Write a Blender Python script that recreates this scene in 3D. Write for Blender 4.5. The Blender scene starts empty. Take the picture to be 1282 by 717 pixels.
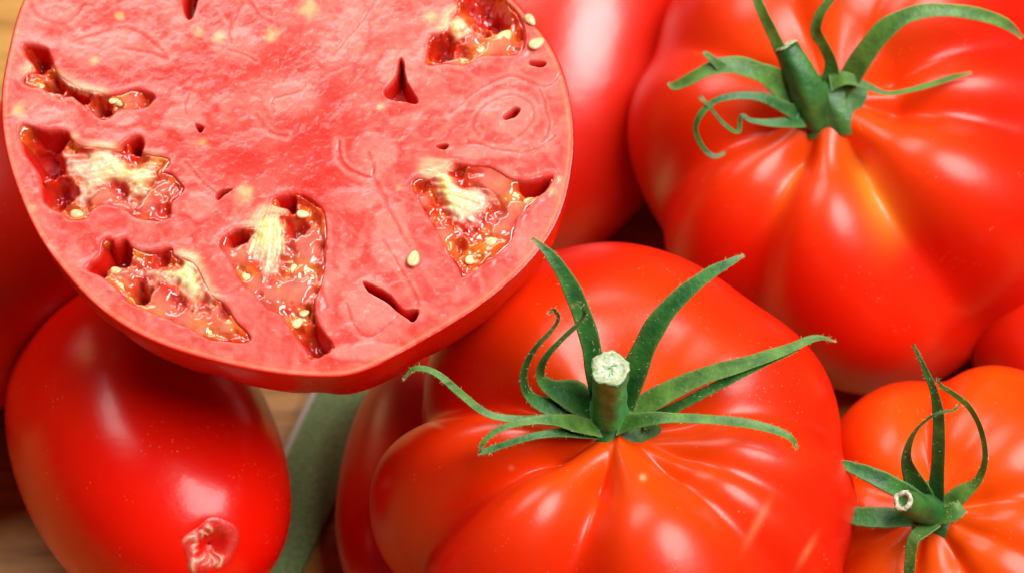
import bpy, math, random
import numpy as np
from mathutils import Vector

random.seed(7)
rng = np.random.default_rng(7)
sc = bpy.context.scene
col = sc.collection
CM = 0.01                       # everything below is written in centimetres

# ------------------------------------------------------------------ camera
FP = 3200.0                     # focal length in photo pixels (1282 wide)
PHI = math.radians(50)          # the camera looks 50 degrees down
R_ = np.array([1.0, 0, 0])
F_ = np.array([0, math.cos(PHI), -math.sin(PHI)])
U_ = np.array([0, math.sin(PHI), math.cos(PHI)])
D0 = 50.0
T0 = np.array([0, 0, 4.2])
CAM = T0 - D0 * (F_ + (770 - 641) / FP * R_ - (640 - 358.5) / FP * U_)

def P(px, py, d):               # photo pixel + distance -> place in the scene (cm)
    return CAM + d * (F_ + (px - 641) / FP * R_ - (py - 358.5) / FP * U_)

def camdir(r, u, b):            # a direction given as right / up / towards the camera
    v = r * R_ + u * U_ - b * F_
    return v / np.linalg.norm(v)

def onz(px, py, z):             # where the line of sight through a pixel meets a height
    v = F_ + (px - 641) / FP * R_ - (py - 358.5) / FP * U_
    return CAM + v * ((z - CAM[2]) / v[2])

def depth(p):
    return float((np.asarray(p) - CAM) @ F_)

cd = bpy.data.cameras.new('camera')
cam = bpy.data.objects.new('camera', cd)
col.objects.link(cam)
cam.location = Vector(CAM * CM)
cam.rotation_euler = (math.radians(90) - PHI, 0, 0)
cd.sensor_width = 36.0
cd.lens = 36.0 * FP / 1282.0
cd.clip_start = 0.02
cd.clip_end = 20.0
cd.dof.use_dof = True
cd.dof.focus_distance = 47.6 * CM
cd.dof.aperture_fstop = 15.0
cd.dof.aperture_blades = 0
sc.camera = cam

# ------------------------------------------------------------------ light
w = bpy.data.worlds.new('World')
sc.world = w
w.use_nodes = True
bg = w.node_tree.nodes['Background']
bg.inputs[0].default_value = (1.0, 0.95, 0.9, 1)
bg.inputs[1].default_value = 0.025

def area(name, pos, target, sx, sy, watts, colour):
    l = bpy.data.lights.new(name, 'AREA')
    l.shape = 'ELLIPSE'
    l.size, l.size_y = sx * CM, sy * CM
    l.energy = watts
    l.color = colour
    o = bpy.data.objects.new(name, l)
    col.objects.link(o)
    o.location = Vector(np.asarray(pos) * CM)
    d = Vector(np.asarray(target) - np.asarray(pos))
    o.rotation_euler = d.to_track_quat('-Z', 'Y').to_euler()
    return o

MID = np.array([-1.0, 4.0, 5.0])
area('window_light', MID + 62 * camdir(0.46, 0.44, 0.77), MID, 50, 42, 6.7, (1.0, 0.97, 0.95))
area('overhead_light', MID + 68 * camdir(-0.30, 0.88, 0.36), MID, 56, 34, 3.0, (1.0, 0.96, 0.92))
area('back_window_light', MID + 75 * camdir(-0.62, 0.72, -0.25), MID, 14, 22, 0.2, (1.0, 0.60, 0.25))

vs = sc.view_settings
vs.view_transform = 'Standard'
vs.look = 'None'
vs.exposure = 0.0
vs.gamma = 1.0
vs.use_curve_mapping = False
sc.cycles.use_denoising = True
sc.cycles.max_bounces = 5
sc.cycles.diffuse_bounces = 3
sc.cycles.glossy_bounces = 3
sc.cycles.use_adaptive_sampling = True
sc.cycles.adaptive_threshold = 0.02
sc.cycles.caustics_reflective = False
sc.cycles.caustics_refractive = False

# ------------------------------------------------------------------ helpers
def sst(a, b, x):
    t = np.clip((x - a) / (b - a), 0, 1)
    return t * t * (3 - 2 * t)

_tabs = {}
def vnoise(x, y, seed=0):
    if seed not in _tabs:
        _tabs[seed] = np.random.default_rng(seed + 100).random((256, 256))
    t = _tabs[seed]
    xi, yi = np.floor(x).astype(int), np.floor(y).astype(int)
    fx, fy = x - xi, y - yi
    fx, fy = fx * fx * (3 - 2 * fx), fy * fy * (3 - 2 * fy)
    a, b = t[xi % 256, yi % 256], t[(xi + 1) % 256, yi % 256]
    c, d = t[xi % 256, (yi + 1) % 256], t[(xi + 1) % 256, (yi + 1) % 256]
    return (a * (1 - fx) + b * fx) * (1 - fy) + (c * (1 - fx) + d * fx) * fy

def fbm(x, y, seed=0, n=4):
    s, a, tot = 0, 0.5, 0
    for k in range(n):
        s = s + a * vnoise(x * 2 ** k + 17.3 * k, y * 2 ** k + 5.1 * k, seed + k)
        tot += a
        a *= 0.5
    return s / tot

def catmull(pts, n, closed=False):
    p = np.asarray(pts, float)
    m = len(p)
    segs = m if closed else m - 1
    out = []
    for i in range(n):
        t = i * segs / (n if closed else n - 1)
        k = min(int(t), segs - 1)
        f = t - k
        if closed:
            a, b, c, d = p[(k - 1) % m], p[k % m], p[(k + 1) % m], p[(k + 2) % m]
        else:
            a, b, c, d = p[max(k - 1, 0)], p[k], p[k + 1], p[min(k + 2, m - 1)]
        out.append(0.5 * (2 * b + (c - a) * f + (2 * a - 5 * b + 4 * c - d) * f * f + (3 * b - a - 3 * c + d) * f ** 3))
    return np.array(out)

def mesh(name, verts, faces, mat, parent=None, colour=None, origin=None, smooth=True):
    """one mesh object; verts in cm in the world"""
    me = bpy.data.meshes.new(name)
    v = np.asarray(verts, float)
    o3 = np.zeros(3) if origin is None else np.asarray(origin, float)
    me.from_pydata(((v - o3) * CM).tolist(), [], faces if isinstance(faces, list) else faces.tolist())
    if smooth:
        me.polygons.foreach_set('use_smooth', [True] * len(me.polygons))
    if colour is not None:
        at = me.color_attributes.new('Col', 'FLOAT_COLOR', 'POINT')
        c = np.ones((len(v), 4))
        c[:, :colour.shape[1]] = colour
        at.data.foreach_set('color', c.ravel())
    me.materials.append(mat)
    me.update()
    o = bpy.data.objects.new(name, me)
    col.objects.link(o)
    if parent is not None:
        o.parent = parent
        pl = np.array(parent.location) / CM
        o.location = Vector((o3 - pl) * CM)
    else:
        o.location = Vector(o3 * CM)
    return o

def thing(name, label, cat, loc, group=None):
    o = bpy.data.objects.new(name, None)
    o.empty_display_size = 0.01
    col.objects.link(o)
    o.location = Vector(np.asarray(loc) * CM)
    o['label'] = label
    o['category'] = cat
    if group:
        o['group'] = group
    return o

def gridfaces(nu, nv, wrap_v=True):
    i = np.arange(nu - 1)[:, None]
    j = np.arange(nv if wrap_v else nv - 1)[None, :]
    j2 = (j + 1) % nv
    a, b, c, d = i * nv + j, (i + 1) * nv + j, (i + 1) * nv + j2, i * nv + j2
    return np.stack([a, b, c, d], -1).reshape(-1, 4)

# ------------------------------------------------------------------ materials
def new_mat(name):
    m = bpy.data.materials.new(name)
    m.use_nodes = True
    nt = m.node_tree
    return m, nt, nt.nodes['Principled BSDF']

def N(nt, kind, **kw):
    n = nt.nodes.new(kind)
    for k, v in kw.items():
        if k in n.inputs:
            n.inputs[k].default_value = v
        else:
            setattr(n, k, v)
    return n

def ramp(nt, stops, fac):
    r = nt.nodes.new('ShaderNodeValToRGB')
    e = r.color_ramp.elements
    while len(e) < len(stops):
        e.new(0.5)
    for k, (p, c) in enumerate(stops):
        e[k].position = p
        e[k].color = (*c, 1) if len(c) == 3 else c
    nt.links.new(fac, r.inputs[0])
    return r.outputs[0]

def mixc(nt, fac, a, b, mode='MIX'):
    m = nt.nodes.new('ShaderNodeMix')
    m.data_type = 'RGBA'
    m.blend_type = mode
    for sock, val in ((m.inputs[0], fac), (m.inputs[6], a), (m.inputs[7], b)):
        if hasattr(val, 'is_linked'):
            nt.links.new(val, sock)
        else:
            sock.default_value = val if not isinstance(val, tuple) or len(val) == 4 else (*val, 1)
    return m.outputs[2]

def bump(nt, bsdf, height, strength, dist, prev=None):
    b = nt.nodes.new('ShaderNodeBump')
    b.inputs['Strength'].default_value = strength
    b.inputs['Distance'].default_value = dist
    nt.links.new(height, b.inputs['Height'])
    if prev is not None:
        nt.links.new(prev.outputs[0], b.inputs['Normal'])
    nt.links.new(b.outputs[0], bsdf.inputs['Normal'])
    return b

def skin_mat(name, red, orange, shoulder, rough=0.30, seed=0.0, blot=0.5, spec=0.36):
    m, nt, b = new_mat(name)
    L = nt.links
    tc = N(nt, 'ShaderNodeTexCoord')
    mp = N(nt, 'ShaderNodeMapping')
    mp.inputs['Location'].default_value = (seed, seed * 0.7, seed * 1.3)
    L.new(tc.outputs['Object'], mp.inputs[0])
    n1 = N(nt, 'ShaderNodeTexNoise', Scale=28.0, Detail=3.0, Roughness=0.5)
    L.new(mp.outputs[0], n1.inputs['Vector'])
    f1 = ramp(nt, [(0.38, (0, 0, 0)), (0.75, (blot, blot, blot))], n1.outputs['Fac'])
    c = mixc(nt, f1, red, orange)
    at = N(nt, 'ShaderNodeAttribute', attribute_name='Col')
    sp = N(nt, 'ShaderNodeSeparateColor')
    L.new(at.outputs['Color'], sp.inputs[0])
    c = mixc(nt, sp.outputs[0], c, shoulder)                    # shoulder turns more orange towards the stalk
    c = mixc(nt, sp.outputs[1], c, (0.80, 0.30, 0.02, 1))       # yellow streaks
    c = mixc(nt, sp.outputs[2], c, (0.78, 0.34, 0.14, 1))       # corky scars
    # pores: tiny pale dots in the skin
    vo = N(nt, 'ShaderNodeTexVoronoi', Scale=900.0)
    L.new(mp.outputs[0], vo.inputs['Vector'])
    n2 = N(nt, 'ShaderNodeTexNoise', Scale=160.0, Detail=2.0)
    L.new(mp.outputs[0], n2.inputs['Vector'])
    dots = ramp(nt, [(0.10, (1, 1, 1)), (0.22, (0, 0, 0))], vo.outputs['Distance'])
    some = ramp(nt, [(0.55, (0, 0, 0)), (0.72, (0.4, 0.4, 0.4))], n2.outputs['Fac'])
    f2 = mixc(nt, 1.0, dots, some, 'MULTIPLY')
    c = mixc(nt, f2, c, (0.90, 0.30, 0.14, 1))
    L.new(c, b.inputs['Base Color'])
    rn = N(nt, 'ShaderNodeTexNoise', Scale=70.0, Detail=4.0)
    L.new(mp.outputs[0], rn.inputs['Vector'])
    mr = N(nt, 'ShaderNodeMapRange')
    mr.inputs['To Min'].default_value = rough - 0.05
    mr.inputs['To Max'].default_value = rough + 0.07
    L.new(rn.outputs['Fac'], mr.inputs['Value'])
    L.new(mr.outputs[0], b.inputs['Roughness'])
    b.inputs['Subsurface Weight'].default_value = 0.0
    b.inputs['Subsurface Radius'].default_value = (1.0, 0.10, 0.04)
    b.inputs['Subsurface Scale'].default_value = 0.004
    b.inputs['Specular IOR Level'].default_value = spec
    n3 = N(nt, 'ShaderNodeTexNoise', Scale=120.0, Detail=3.0)
    L.new(mp.outputs[0], n3.inputs['Vector'])
    bp = bump(nt, b, n3.outputs['Fac'], 0.12, 0.0012)
    n4 = N(nt, 'ShaderNodeTexNoise', Scale=1500.0, Detail=2.0)
    L.new(mp.outputs[0], n4.inputs['Vector'])
    bump(nt, b, n4.outputs['Fac'], 0.06, 0.0002, bp)
    return m

def col_mat(name, rough, sss, scale, bumps, coat=0.0, noise_amt=0.15, nscale=300.0, spec=0.5):
    """tissue whose own colour is stored per vertex"""
    m, nt, b = new_mat(name)
    L = nt.links
    at = N(nt, 'ShaderNodeAttribute', attribute_name='Col')
    tc = N(nt, 'ShaderNodeTexCoord')
    n1 = N(nt, 'ShaderNodeTexNoise', Scale=nscale, Detail=4.0, Roughness=0.6)
    L.new(tc.outputs['Object'], n1.inputs['Vector'])
    f = ramp(nt, [(0.3, (1 - noise_amt,) * 3), (0.7, (1 + noise_amt,) * 3)], n1.outputs['Fac'])
    c = mixc(nt, 1.0, at.outputs['Color'], f, 'MULTIPLY')
    L.new(c, b.inputs['Base Color'])
    b.inputs['Roughness'].default_value = rough
    b.inputs['Specular IOR Level'].default_value = spec
    b.inputs['Subsurface Weight'].default_value = sss
    b.inputs['Subsurface Radius'].default_value = (1.0, 0.35, 0.25)
    b.inputs['Subsurface Scale'].default_value = scale
    b.inputs['Coat Weight'].default_value = coat
    b.inputs['Coat Roughness'].default_value = 0.025
    prev = None
    for s, st, d in bumps:
        n = N(nt, 'ShaderNodeTexNoise', Scale=s, Detail=3.0)
        L.new(tc.outputs['Object'], n.inputs['Vector'])
        prev = bump(nt, b, n.outputs['Fac'], st, d, prev)
    return m

def green_mat(name, dark, light, seed):
    m, nt, b = new_mat(name)
    L = nt.links
    tc = N(nt, 'ShaderNodeTexCoord')
    n1 = N(nt, 'ShaderNodeTexNoise', Scale=220.0 + seed, Detail=4.0)
    L.new(tc.outputs['Object'], n1.inputs['Vector'])
    c = ramp(nt, [(0.35, dark), (0.72, light)], n1.outputs['Fac'])
    at = N(nt, 'ShaderNodeAttribute', attribute_name='Col')
    sp = N(nt, 'ShaderNodeSeparateColor')
    L.new(at.outputs['Color'], sp.inputs[0])
    c = mixc(nt, sp.outputs[0], c, (0.22, 0.30, 0.07, 1))        # paler margins and midrib
    c = mixc(nt, sp.outputs[1], c, (0.30, 0.22, 0.08, 1))        # dry tips
    L.new(c, b.inputs['Base Color'])
    b.inputs['Roughness'].default_value = 0.48
    b.inputs['Specular IOR Level'].default_value = 0.45
    b.inputs['Sheen Weight'].default_value = 0.06
    b.inputs['Sheen Roughness'].default_value = 0.4
    b.inputs['Sheen Tint'].default_value = (0.7, 0.9, 0.6, 1)
    n2 = N(nt, 'ShaderNodeTexNoise', Scale=900.0, Detail=3.0)
    L.new(tc.outputs['Object'], n2.inputs['Vector'])
    bump(nt, b, n2.outputs['Fac'], 0.35, 0.0006)
    return m

RED = (0.72, 0.006, 0.001, 1)
ORG = (0.82, 0.055, 0.001, 1)
M_mid = skin_mat('skin_beefsteak', RED, ORG, (0.84, 0.11, 0.001, 1), 0.31, 1.0, 0.3, 0.42)
M_back = skin_mat('skin_beefsteak_ribbed', RED, ORG, (0.82, 0.085, 0.002, 1), 0.33, 2.3, 0.22, 0.46)
M_small = skin_mat('skin_orange_tomato', (0.75, 0.018, 0.001, 1), (0.82, 0.10, 0.002, 1), (0.80, 0.10, 0.002, 1), 0.29, 3.1, 0.7)
M_plum = skin_mat('skin_plum', (0.80, 0.004, 0.001, 1), (0.84, 0.025, 0.001, 1), RED, 0.23, 4.7, 0.5)
M_long = skin_mat('skin_long', (0.70, 0.010, 0.002, 1), (0.78, 0.04, 0.003, 1), RED, 0.30, 5.9, 0.5, 0.85)
M_half = skin_mat('skin_half', (0.70, 0.006, 0.001, 1), ORG, RED, 0.26, 6.2, 0.35)
M_green = green_mat('sepal_green', (0.010, 0.080, 0.014), (0.045, 0.19, 0.028), 0)
M_green2 = green_mat('sepal_green_light', (0.035, 0.115, 0.014), (0.11, 0.25, 0.035), 31)
M_stalk = green_mat('stalk_green', (0.03, 0.21, 0.04), (0.08, 0.34, 0.07), 57)
M_flesh = col_mat('cut_flesh', 0.28, 0.55, 0.0036, [(340.0, 0.22, 0.0010), (1000.0, 0.15, 0.0004)], 0.15, 0.10, 700.0, 0.35)
M_gel = col_mat('seed_gel', 0.10, 0.5, 0.0025, [(300.0, 0.2, 0.0012)], 1.0, 0.25, 400.0)
M_plac = col_mat('pale_tissue', 0.30, 0.30, 0.0012, [(700.0, 0.4, 0.0006)], 0.3, 0.15, 600.0)
M_seed = col_mat('seed_coat', 0.35, 0.2, 0.0008, [(1200.0, 0.3, 0.0003)], 0.3, 0.2, 900.0)
M_cutstem = col_mat('stalk_cut', 0.5, 0.2, 0.0006, [(1300.0, 0.6, 0.0005)], 0.0, 0.25, 1300.0)
M_scar = col_mat('scar_tissue', 0.35, 0.2, 0.0006, [(900.0, 0.4, 0.0004)], 0.0, 0.2, 900.0)

# ------------------------------------------------------------------ the table
def wood():
    m, nt, b = new_mat('wood_board')
    L = nt.links
    tc = N(nt, 'ShaderNodeTexCoord')
    mp = N(nt, 'ShaderNodeMapping')
    mp.inputs['Rotation'].default_value = (0, 0, math.radians(-28))
    mp.inputs['Scale'].default_value = (14, 150, 14)
    L.new(tc.outputs['Object'], mp.inputs[0])
    n1 = N(nt, 'ShaderNodeTexNoise', Scale=1.6, Detail=7.0, Roughness=0.65, Distortion=0.6)
    L.new(mp.outputs[0], n1.inputs['Vector'])
    c = ramp(nt, [(0.30, (0.26, 0.10, 0.014)), (0.52, (0.55, 0.26, 0.045)), (0.75, (0.68, 0.36, 0.09))], n1.outputs['Fac'])
    L.new(c, b.inputs['Base Color'])
    b.inputs['Roughness'].default_value = 0.5
    bump(nt, b, n1.outputs['Fac'], 0.3, 0.001)
    return m

def box(name, c, h, mat, parent=None, bev=0.2):
    import bmesh
    bm = bmesh.new()
    bmesh.ops.create_cube(bm, size=2.0)
    for v in bm.verts:
        v.co = Vector((v.co.x * h[0] * CM, v.co.y * h[1] * CM, v.co.z * h[2] * CM))
    bmesh.ops.bevel(bm, geom=list(bm.edges), offset=bev * CM, segments=3, profile=0.5, affect='EDGES')
    me = bpy.data.meshes.new(name)
    bm.to_mesh(me)
    bm.free()
    me.materials.append(mat)
    o = bpy.data.objects.new(name, me)
    col.objects.link(o)
    o.location = Vector(np.asarray(c) * CM)
    return o

table = box('table', (0, 12, -1.5), (75, 60, 1.5), wood(), bev=0.4)
table['kind'] = 'structure'

# ------------------------------------------------------------------ tomato bodies
def body(name, centre, axis, a, b, parent, mat, grooves=(), rad=None, hei=None, dimp=(0.35, 0.33), base=0.9,
         nphi=260, nth=150, wob=0.03, seed=1, sh=(0.0, 0.6), streaks=(), power=1.0, bottom=None, xref=None, fade=0.25, cork=0.0, marks=()):
    """lobed spheroid: grooves = (azimuth deg, depth, width deg); rad/hei = (deg, factor) round the axis"""
    ax = np.asarray(axis)
    X = R_ if xref is None else xref
    X = X - ax * (X @ ax)
    X /= np.linalg.norm(X)
    Y = np.cross(ax, X)
    th = np.linspace(0.0, math.pi, nth)
    th = th - 0.28 * np.sin(2 * th) * 0.5
    th[0], th[-1] = 1e-3, math.pi - 1e-3
    ph = np.linspace(0, 2 * math.pi, nphi, endpoint=False)
    TH, PH = np.meshgrid(th, ph, indexing='ij')
    deg = np.degrees(PH)

    def per(tab):
        if not tab:
            return np.ones_like(PH)
        t = sorted(tab)
        xs = np.array([q[0] for q in t], float)
        ys = np.array([q[1] for q in t], float)
        xs3 = np.concatenate([xs - 360, xs, xs + 360])
        ys3 = np.tile(ys, 3)
        dd = np.linspace(0, 360, 721)
        f = np.interp(dd, xs3, ys3)
        k = np.hanning(61)
        k /= k.sum()
        f = np.convolve(np.concatenate([f[-61:-1], f, f[1:61]]), k, 'same')[60:-60]
        return np.interp(deg, dd, f)
    RAD, HEI = per(rad), per(hei)
    G = np.zeros_like(PH)
    for g in grooves:
        az, dep, wid = g[:3]
        bend = g[3] if len(g) > 3 else 0.0
        d = (deg - az - bend * np.degrees(TH) / 90.0 + 180) % 360 - 180
        e = wid * 0.58
        G += dep * np.exp(-(np.sqrt(d * d + e * e) - e) / wid)
    up = sst(0.04, 0.36, TH)
    dn = 1 - (1 - fade) * sst(0.9, 2.2, TH)
    s, c = np.sin(TH), np.cos(TH)
    rho = a * RAD * s ** power
    z = b * np.sign(c) * np.abs(c) ** base
    z = np.where(z > 0, z * HEI, z * (bottom or 1.0))
    nz = wob * (np.sin(3 * PH + seed) * 0.5 + np.sin(5 * PH + 2.1 * seed + 2 * TH) * 0.3 + np.sin(2 * PH - seed + 3 * TH) * 0.6) * s
    k = 1 - G * up * dn + nz
    rho, z = rho * k, z * k
    z = z - dimp[0] * b * np.exp(-(TH / dimp[1]) ** 2)
    v = np.asarray(centre) + rho[..., None] * (np.cos(PH)[..., None] * X + np.sin(PH)[..., None] * Y) + z[..., None] * ax
    colr = np.zeros((nth * nphi, 3))
    colr[:, 0] = (sh[0] * np.exp(-(TH / sh[1]) ** 2)).ravel()
    for az, wdt, t0, t1, amt in streaks:
        d = (deg - az + 180) % 360 - 180
        colr[:, 1] += (amt * np.exp(-(d / wdt) ** 2) * sst(t0 - 0.2, t0 + 0.1, TH) * (1 - sst(t1 - 0.2, t1 + 0.25, TH))).ravel()
    if cork:
        nk = fbm(PH * 6, TH * 14, 400 + int(seed * 10))
        colr[:, 2] += (cork * np.exp(-((TH - 0.30) / 0.10) ** 2) * np.clip(3 * (nk - 0.5), 0, 1)).ravel()
    if marks:                       # small healed scars and specks of the skin
        q = v.reshape(-1, 3) - CAM
        dz = q @ F_
        qx, qy = 641 + FP * (q @ R_) / dz, 358.5 - FP * (q @ U_) / dz
        near = dz < depth(centre)
        for mx, my, rx, ry, rot, amt in marks:
            cr, sr = math.cos(math.radians(rot)), math.sin(math.radians(rot))
            ux, uy = (qx - mx) * cr + (qy - my) * sr, -(qx - mx) * sr + (qy - my) * cr
            colr[:, 2] += amt * np.exp(-(ux / rx) ** 2 - (uy / ry) ** 2) * near
    f = gridfaces(nth, nphi)
    o = mesh(name, v.reshape(-1, 3), f, mat, parent, colr, origin=parent_loc(parent))
    pole = np.asarray(centre) + ax * float(z[0, 0])
    return o, pole, X, Y

def parent_loc(p):
    return np.array(p.location) / CM if p is not None else None

def base_of(c, b):
    return (c[0], c[1], max(c[2] - b, 0.0))

# ------------------------------------------------------------------ stalks and sepals
def sepal(pts, d0, parent, mat, hint, n=34, crease=0.35, thick=0.28, roll=0.0, name='sepal', dry=0.85):
    """pts = (px, py, cm towards the camera from d0, half width px)"""
    q = catmull(pts, n)
    ctr = np.array([P(x, y, d0 - h) for x, y, h, _ in q])
    hw = np.array([max(wd, 0.6) * (d0 - h) / FP for _, _, h, wd in q])
    tan = np.gradient(ctr, axis=0)
    tan /= np.linalg.norm(tan, axis=1)[:, None]
    K = 10
    verts, cols = [], []
    side_prev = None
    for i in range(n):
        hv = np.asarray(hint, float)
        sd = np.cross(tan[i], hv)
        if np.linalg.norm(sd) < 0.25 and side_prev is not None:
            sd = side_prev
        sd /= max(np.linalg.norm(sd), 1e-6)
        if side_prev is not None:
            if sd @ side_prev < 0:
                sd = -sd
            sd = sd * 0.45 + side_prev * 0.55
            sd -= tan[i] * (sd @ tan[i])
            sd /= np.linalg.norm(sd)
        side_prev = sd
        up = np.cross(sd, tan[i])
        up *= np.sign(up @ hv) or 1
        r = roll * i / (n - 1)
        sd2 = sd * math.cos(r) + up * math.sin(r)
        up2 = -sd * math.sin(r) + up * math.cos(r)
        wv = hw[i] * (1 + 0.03 * math.sin(i * 1.1 + pts[0][0])) * 0.84 * (1 + 0.6 * (1 - float(sst(0.0, 0.3, i / (n - 1)))))
        for k in range(K):
            aa = 2 * math.pi * k / K
            x = math.cos(aa)
            y = math.sin(aa) * thick * (1 - 0.75 * abs(x)) + crease * (abs(x) ** 1.3) - crease * 0.5
            verts.append(ctr[i] + sd2 * x * wv + up2 * y * wv)
            edge = 0.75 * abs(x) ** 6 + (0.35 if abs(x) < 0.15 and math.sin(aa) > 0 else 0)
            cols.append((edge * 0.7, dry * sst(0.86, 1.0, i / (n - 1)), 0))
    f = gridfaces(n, K).tolist()
    f.append(list(range(K))[::-1])
    f.append([(n - 1) * K + k for k in range(K)])
    return mesh(name, verts, f, mat, parent, np.array(cols), origin=parent_loc(parent))

M_hair = None
def hairs(sep, count, length, seed):
    """fine pale down on a sepal or stalk"""
    global M_hair
    if M_hair is None:
        M_hair, nt, b = new_mat('plant_hair')
        b.inputs['Base Color'].default_value = (0.42, 0.50, 0.26, 1)
        b.inputs['Roughness'].default_value = 0.5
    me = sep.data
    hr = np.random.default_rng(seed)
    nv = len(me.vertices)
    co = np.empty(nv * 3)
    no = np.empty(nv * 3)
    me.vertices.foreach_get('co', co)
    me.vertices.foreach_get('normal', no)
    co, no = co.reshape(-1, 3), no.reshape(-1, 3)
    pick = hr.integers(0, nv - 12, count)
    V, Fc = [], []
    for q in pick:
        j = q + 10 if q + 10 < nv else q
        t = hr.random()
        p = co[q] * (1 - t) + co[j] * t
        d = no[q] + 0.5 * hr.normal(size=3)
        d /= np.linalg.norm(d)
        sd = np.cross(d, hr.normal(size=3))
        sd /= np.linalg.norm(sd)
        L = length * CM * hr.uniform(0.5, 1.2)
        wv = 0.0035 * CM
        i = len(V)
        V += [p - sd * wv, p + sd * wv, p + d * L]
        Fc.append((i, i + 1, i + 2))
    m2 = bpy.data.meshes.new('hairs')
    m2.from_pydata([tuple(x) for x in V], [], Fc)
    m2.materials.append(M_hair)
    o = bpy.data.objects.new('hairs', m2)
    col.objects.link(o)
    o.parent = sep
    o['kind'] = 'stuff'

def tube(name, pts3, radii, mat, parent, K=20, n=16, ribs=0.05, cap=True):
    c = catmull(pts3, n)
    r = np.interp(np.linspace(0, 1, n), np.linspace(0, 1, len(radii)), radii)
    tan = np.gradient(c, axis=0)
    tan /= np.linalg.norm(tan, axis=1)[:, None]
    X = np.cross(tan[0], [0.3, 0.2, 0.9])
    X /= np.linalg.norm(X)
    V = []
    for i in range(n):
        X = X - tan[i] * (X @ tan[i])
        X /= np.linalg.norm(X)
        Y = np.cross(tan[i], X)
        for k in range(K):
            aa = 2 * math.pi * k / K
            rr = r[i] * (1 + ribs * math.sin(5 * aa + 0.4) + 0.03 * math.sin(i * 1.3 + k))
            V.append(c[i] + rr * (math.cos(aa) * X + math.sin(aa) * Y))
    f = gridfaces(n, K).tolist()
    if cap:
        f.append([(n - 1) * K + k for k in range(K)])
    o = mesh(name, V, f, mat, parent, np.zeros((len(V), 3)), origin=parent_loc(parent))
    return o, c[-1], tan[-1], X, Y, r[-1], np.array(V[-K:])

def stem_cut(end, tan, ring, parent, hollow=False, dull=1.0):
    K = len(ring)
    cols, V = [], []
    prof = [(1.0, 0.0, (0.30, 0.40, 0.16)), (0.93, 0.05, (0.62, 0.66, 0.42)), (0.78, 0.05, (0.42, 0.52, 0.25)),
            (0.60, 0.035, (0.60, 0.68, 0.45)), (0.35, 0.02, (0.66, 0.70, 0.52)), (0.15, 0.015, (0.60, 0.62, 0.42)), (0.02, 0.01, (0.5, 0.52, 0.3))]
    if hollow:
        prof = [(1.0, 0.0, (0.30, 0.36, 0.18)), (0.9, 0.06, (0.55, 0.55, 0.40)), (0.60, 0.05, (0.50, 0.48, 0.34)),
                (0.42, -0.02, (0.16, 0.16, 0.08)), (0.25, -0.07, (0.30, 0.26, 0.14)), (0.02, -0.11, (0.32, 0.26, 0.15))]
    for s, h, c in prof:
        for k in range(K):
            V.append(end + (ring[k] - end) * s * (1 + 0.04 * math.sin(2.7 * k)) + tan * (h * 0.6 + 0.018 * math.sin(7 * k + 9 * s) + 0.012 * math.sin(3 * k)))
            cols.append(tuple(dull * x * (1 + 0.28 * math.sin(k * 2.3 + s * 20) * math.sin(k * 0.7 + 1)) for x in c))
    f = gridfaces(len(prof), K).tolist()
    f.append([(len(prof) - 1) * K + k for k in range(K)])
    return mesh('stalk_cut', V, f, M_cutstem, parent, np.array(cols), origin=parent_loc(parent))

# ================================================================== central beefsteak
c1 = P(768, 618, 50.2)
ax1 = camdir(0.0, 0.50, 0.866)
t1 = thing('beefsteak_tomato', 'large ribbed red tomato in the front centre with a tall cut green stalk', 'tomato', base_of(c1, 3.9), 'whole tomatoes in the heap')
_, pole1, X1, Y1 = body('skin', c1, ax1, 5.0, 3.9, t1, M_mid,
    grooves=[(8, 0.14, 12), (52, 0.06, 16), (104, 0.03, 16), (160, 0.31, 11), (204, 0.28, 9), (254, 0.25, 12, -3), (314, 0.18, 11, 6), (334, 0.10, 8, 8)],
    rad=[(0, 1.03), (45, 1.01), (90, 1.06), (140, 0.98), (182, 1.05), (225, 1.03), (270, 1.06), (320, 1.08)],
    hei=[(90, 1.0), (182, 1.06), (205, 1.06), (230, 1.08), (270, 1.12), (320, 1.08), (0, 1.0)], dimp=(0.37, 0.34), base=0.8, wob=0.012, seed=1.3, sh=(0.55, 0.62), nphi=700, nth=320, fade=0.4,
    marks=[(737, 472, 9, 9, 0, 0.6), (805, 597, 4, 4, 0, 1.0), (948, 655, 5, 26, 28, 0.35), (1010, 690, 4, 20, 30, 0.3), (543, 531, 10, 2.5, 15, 0.6), (498, 512, 3, 3, 0, 0.7), (640, 585, 3, 3, 0, 0.5)])
d1 = depth(pole1)

# ------------------------------------------------------------------ calyx of the central tomato
h1 = ax1
calyx_hub = None
def hub(parent, pole, ax, X, Y, r, h, mat, name='calyx_hub', n=10, K=24):
    V, cl = [], []
    for i in range(n):
        t = i / (n - 1)
        for k in range(K):
            a = 2 * math.pi * k / K
            rr = r * (1 - t) ** 0.7 * (1 + 0.12 * math.sin(5 * a)) + 0.02
            V.append(pole + rr * (math.cos(a) * X + math.sin(a) * Y) + ax * (h * t - 0.1))
            cl.append((0.15 * math.sin(5 * a) ** 2, 0, 0))
    return mesh(name, V, gridfaces(n, K), mat, parent, np.array(cl), origin=parent_loc(parent))

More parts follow.
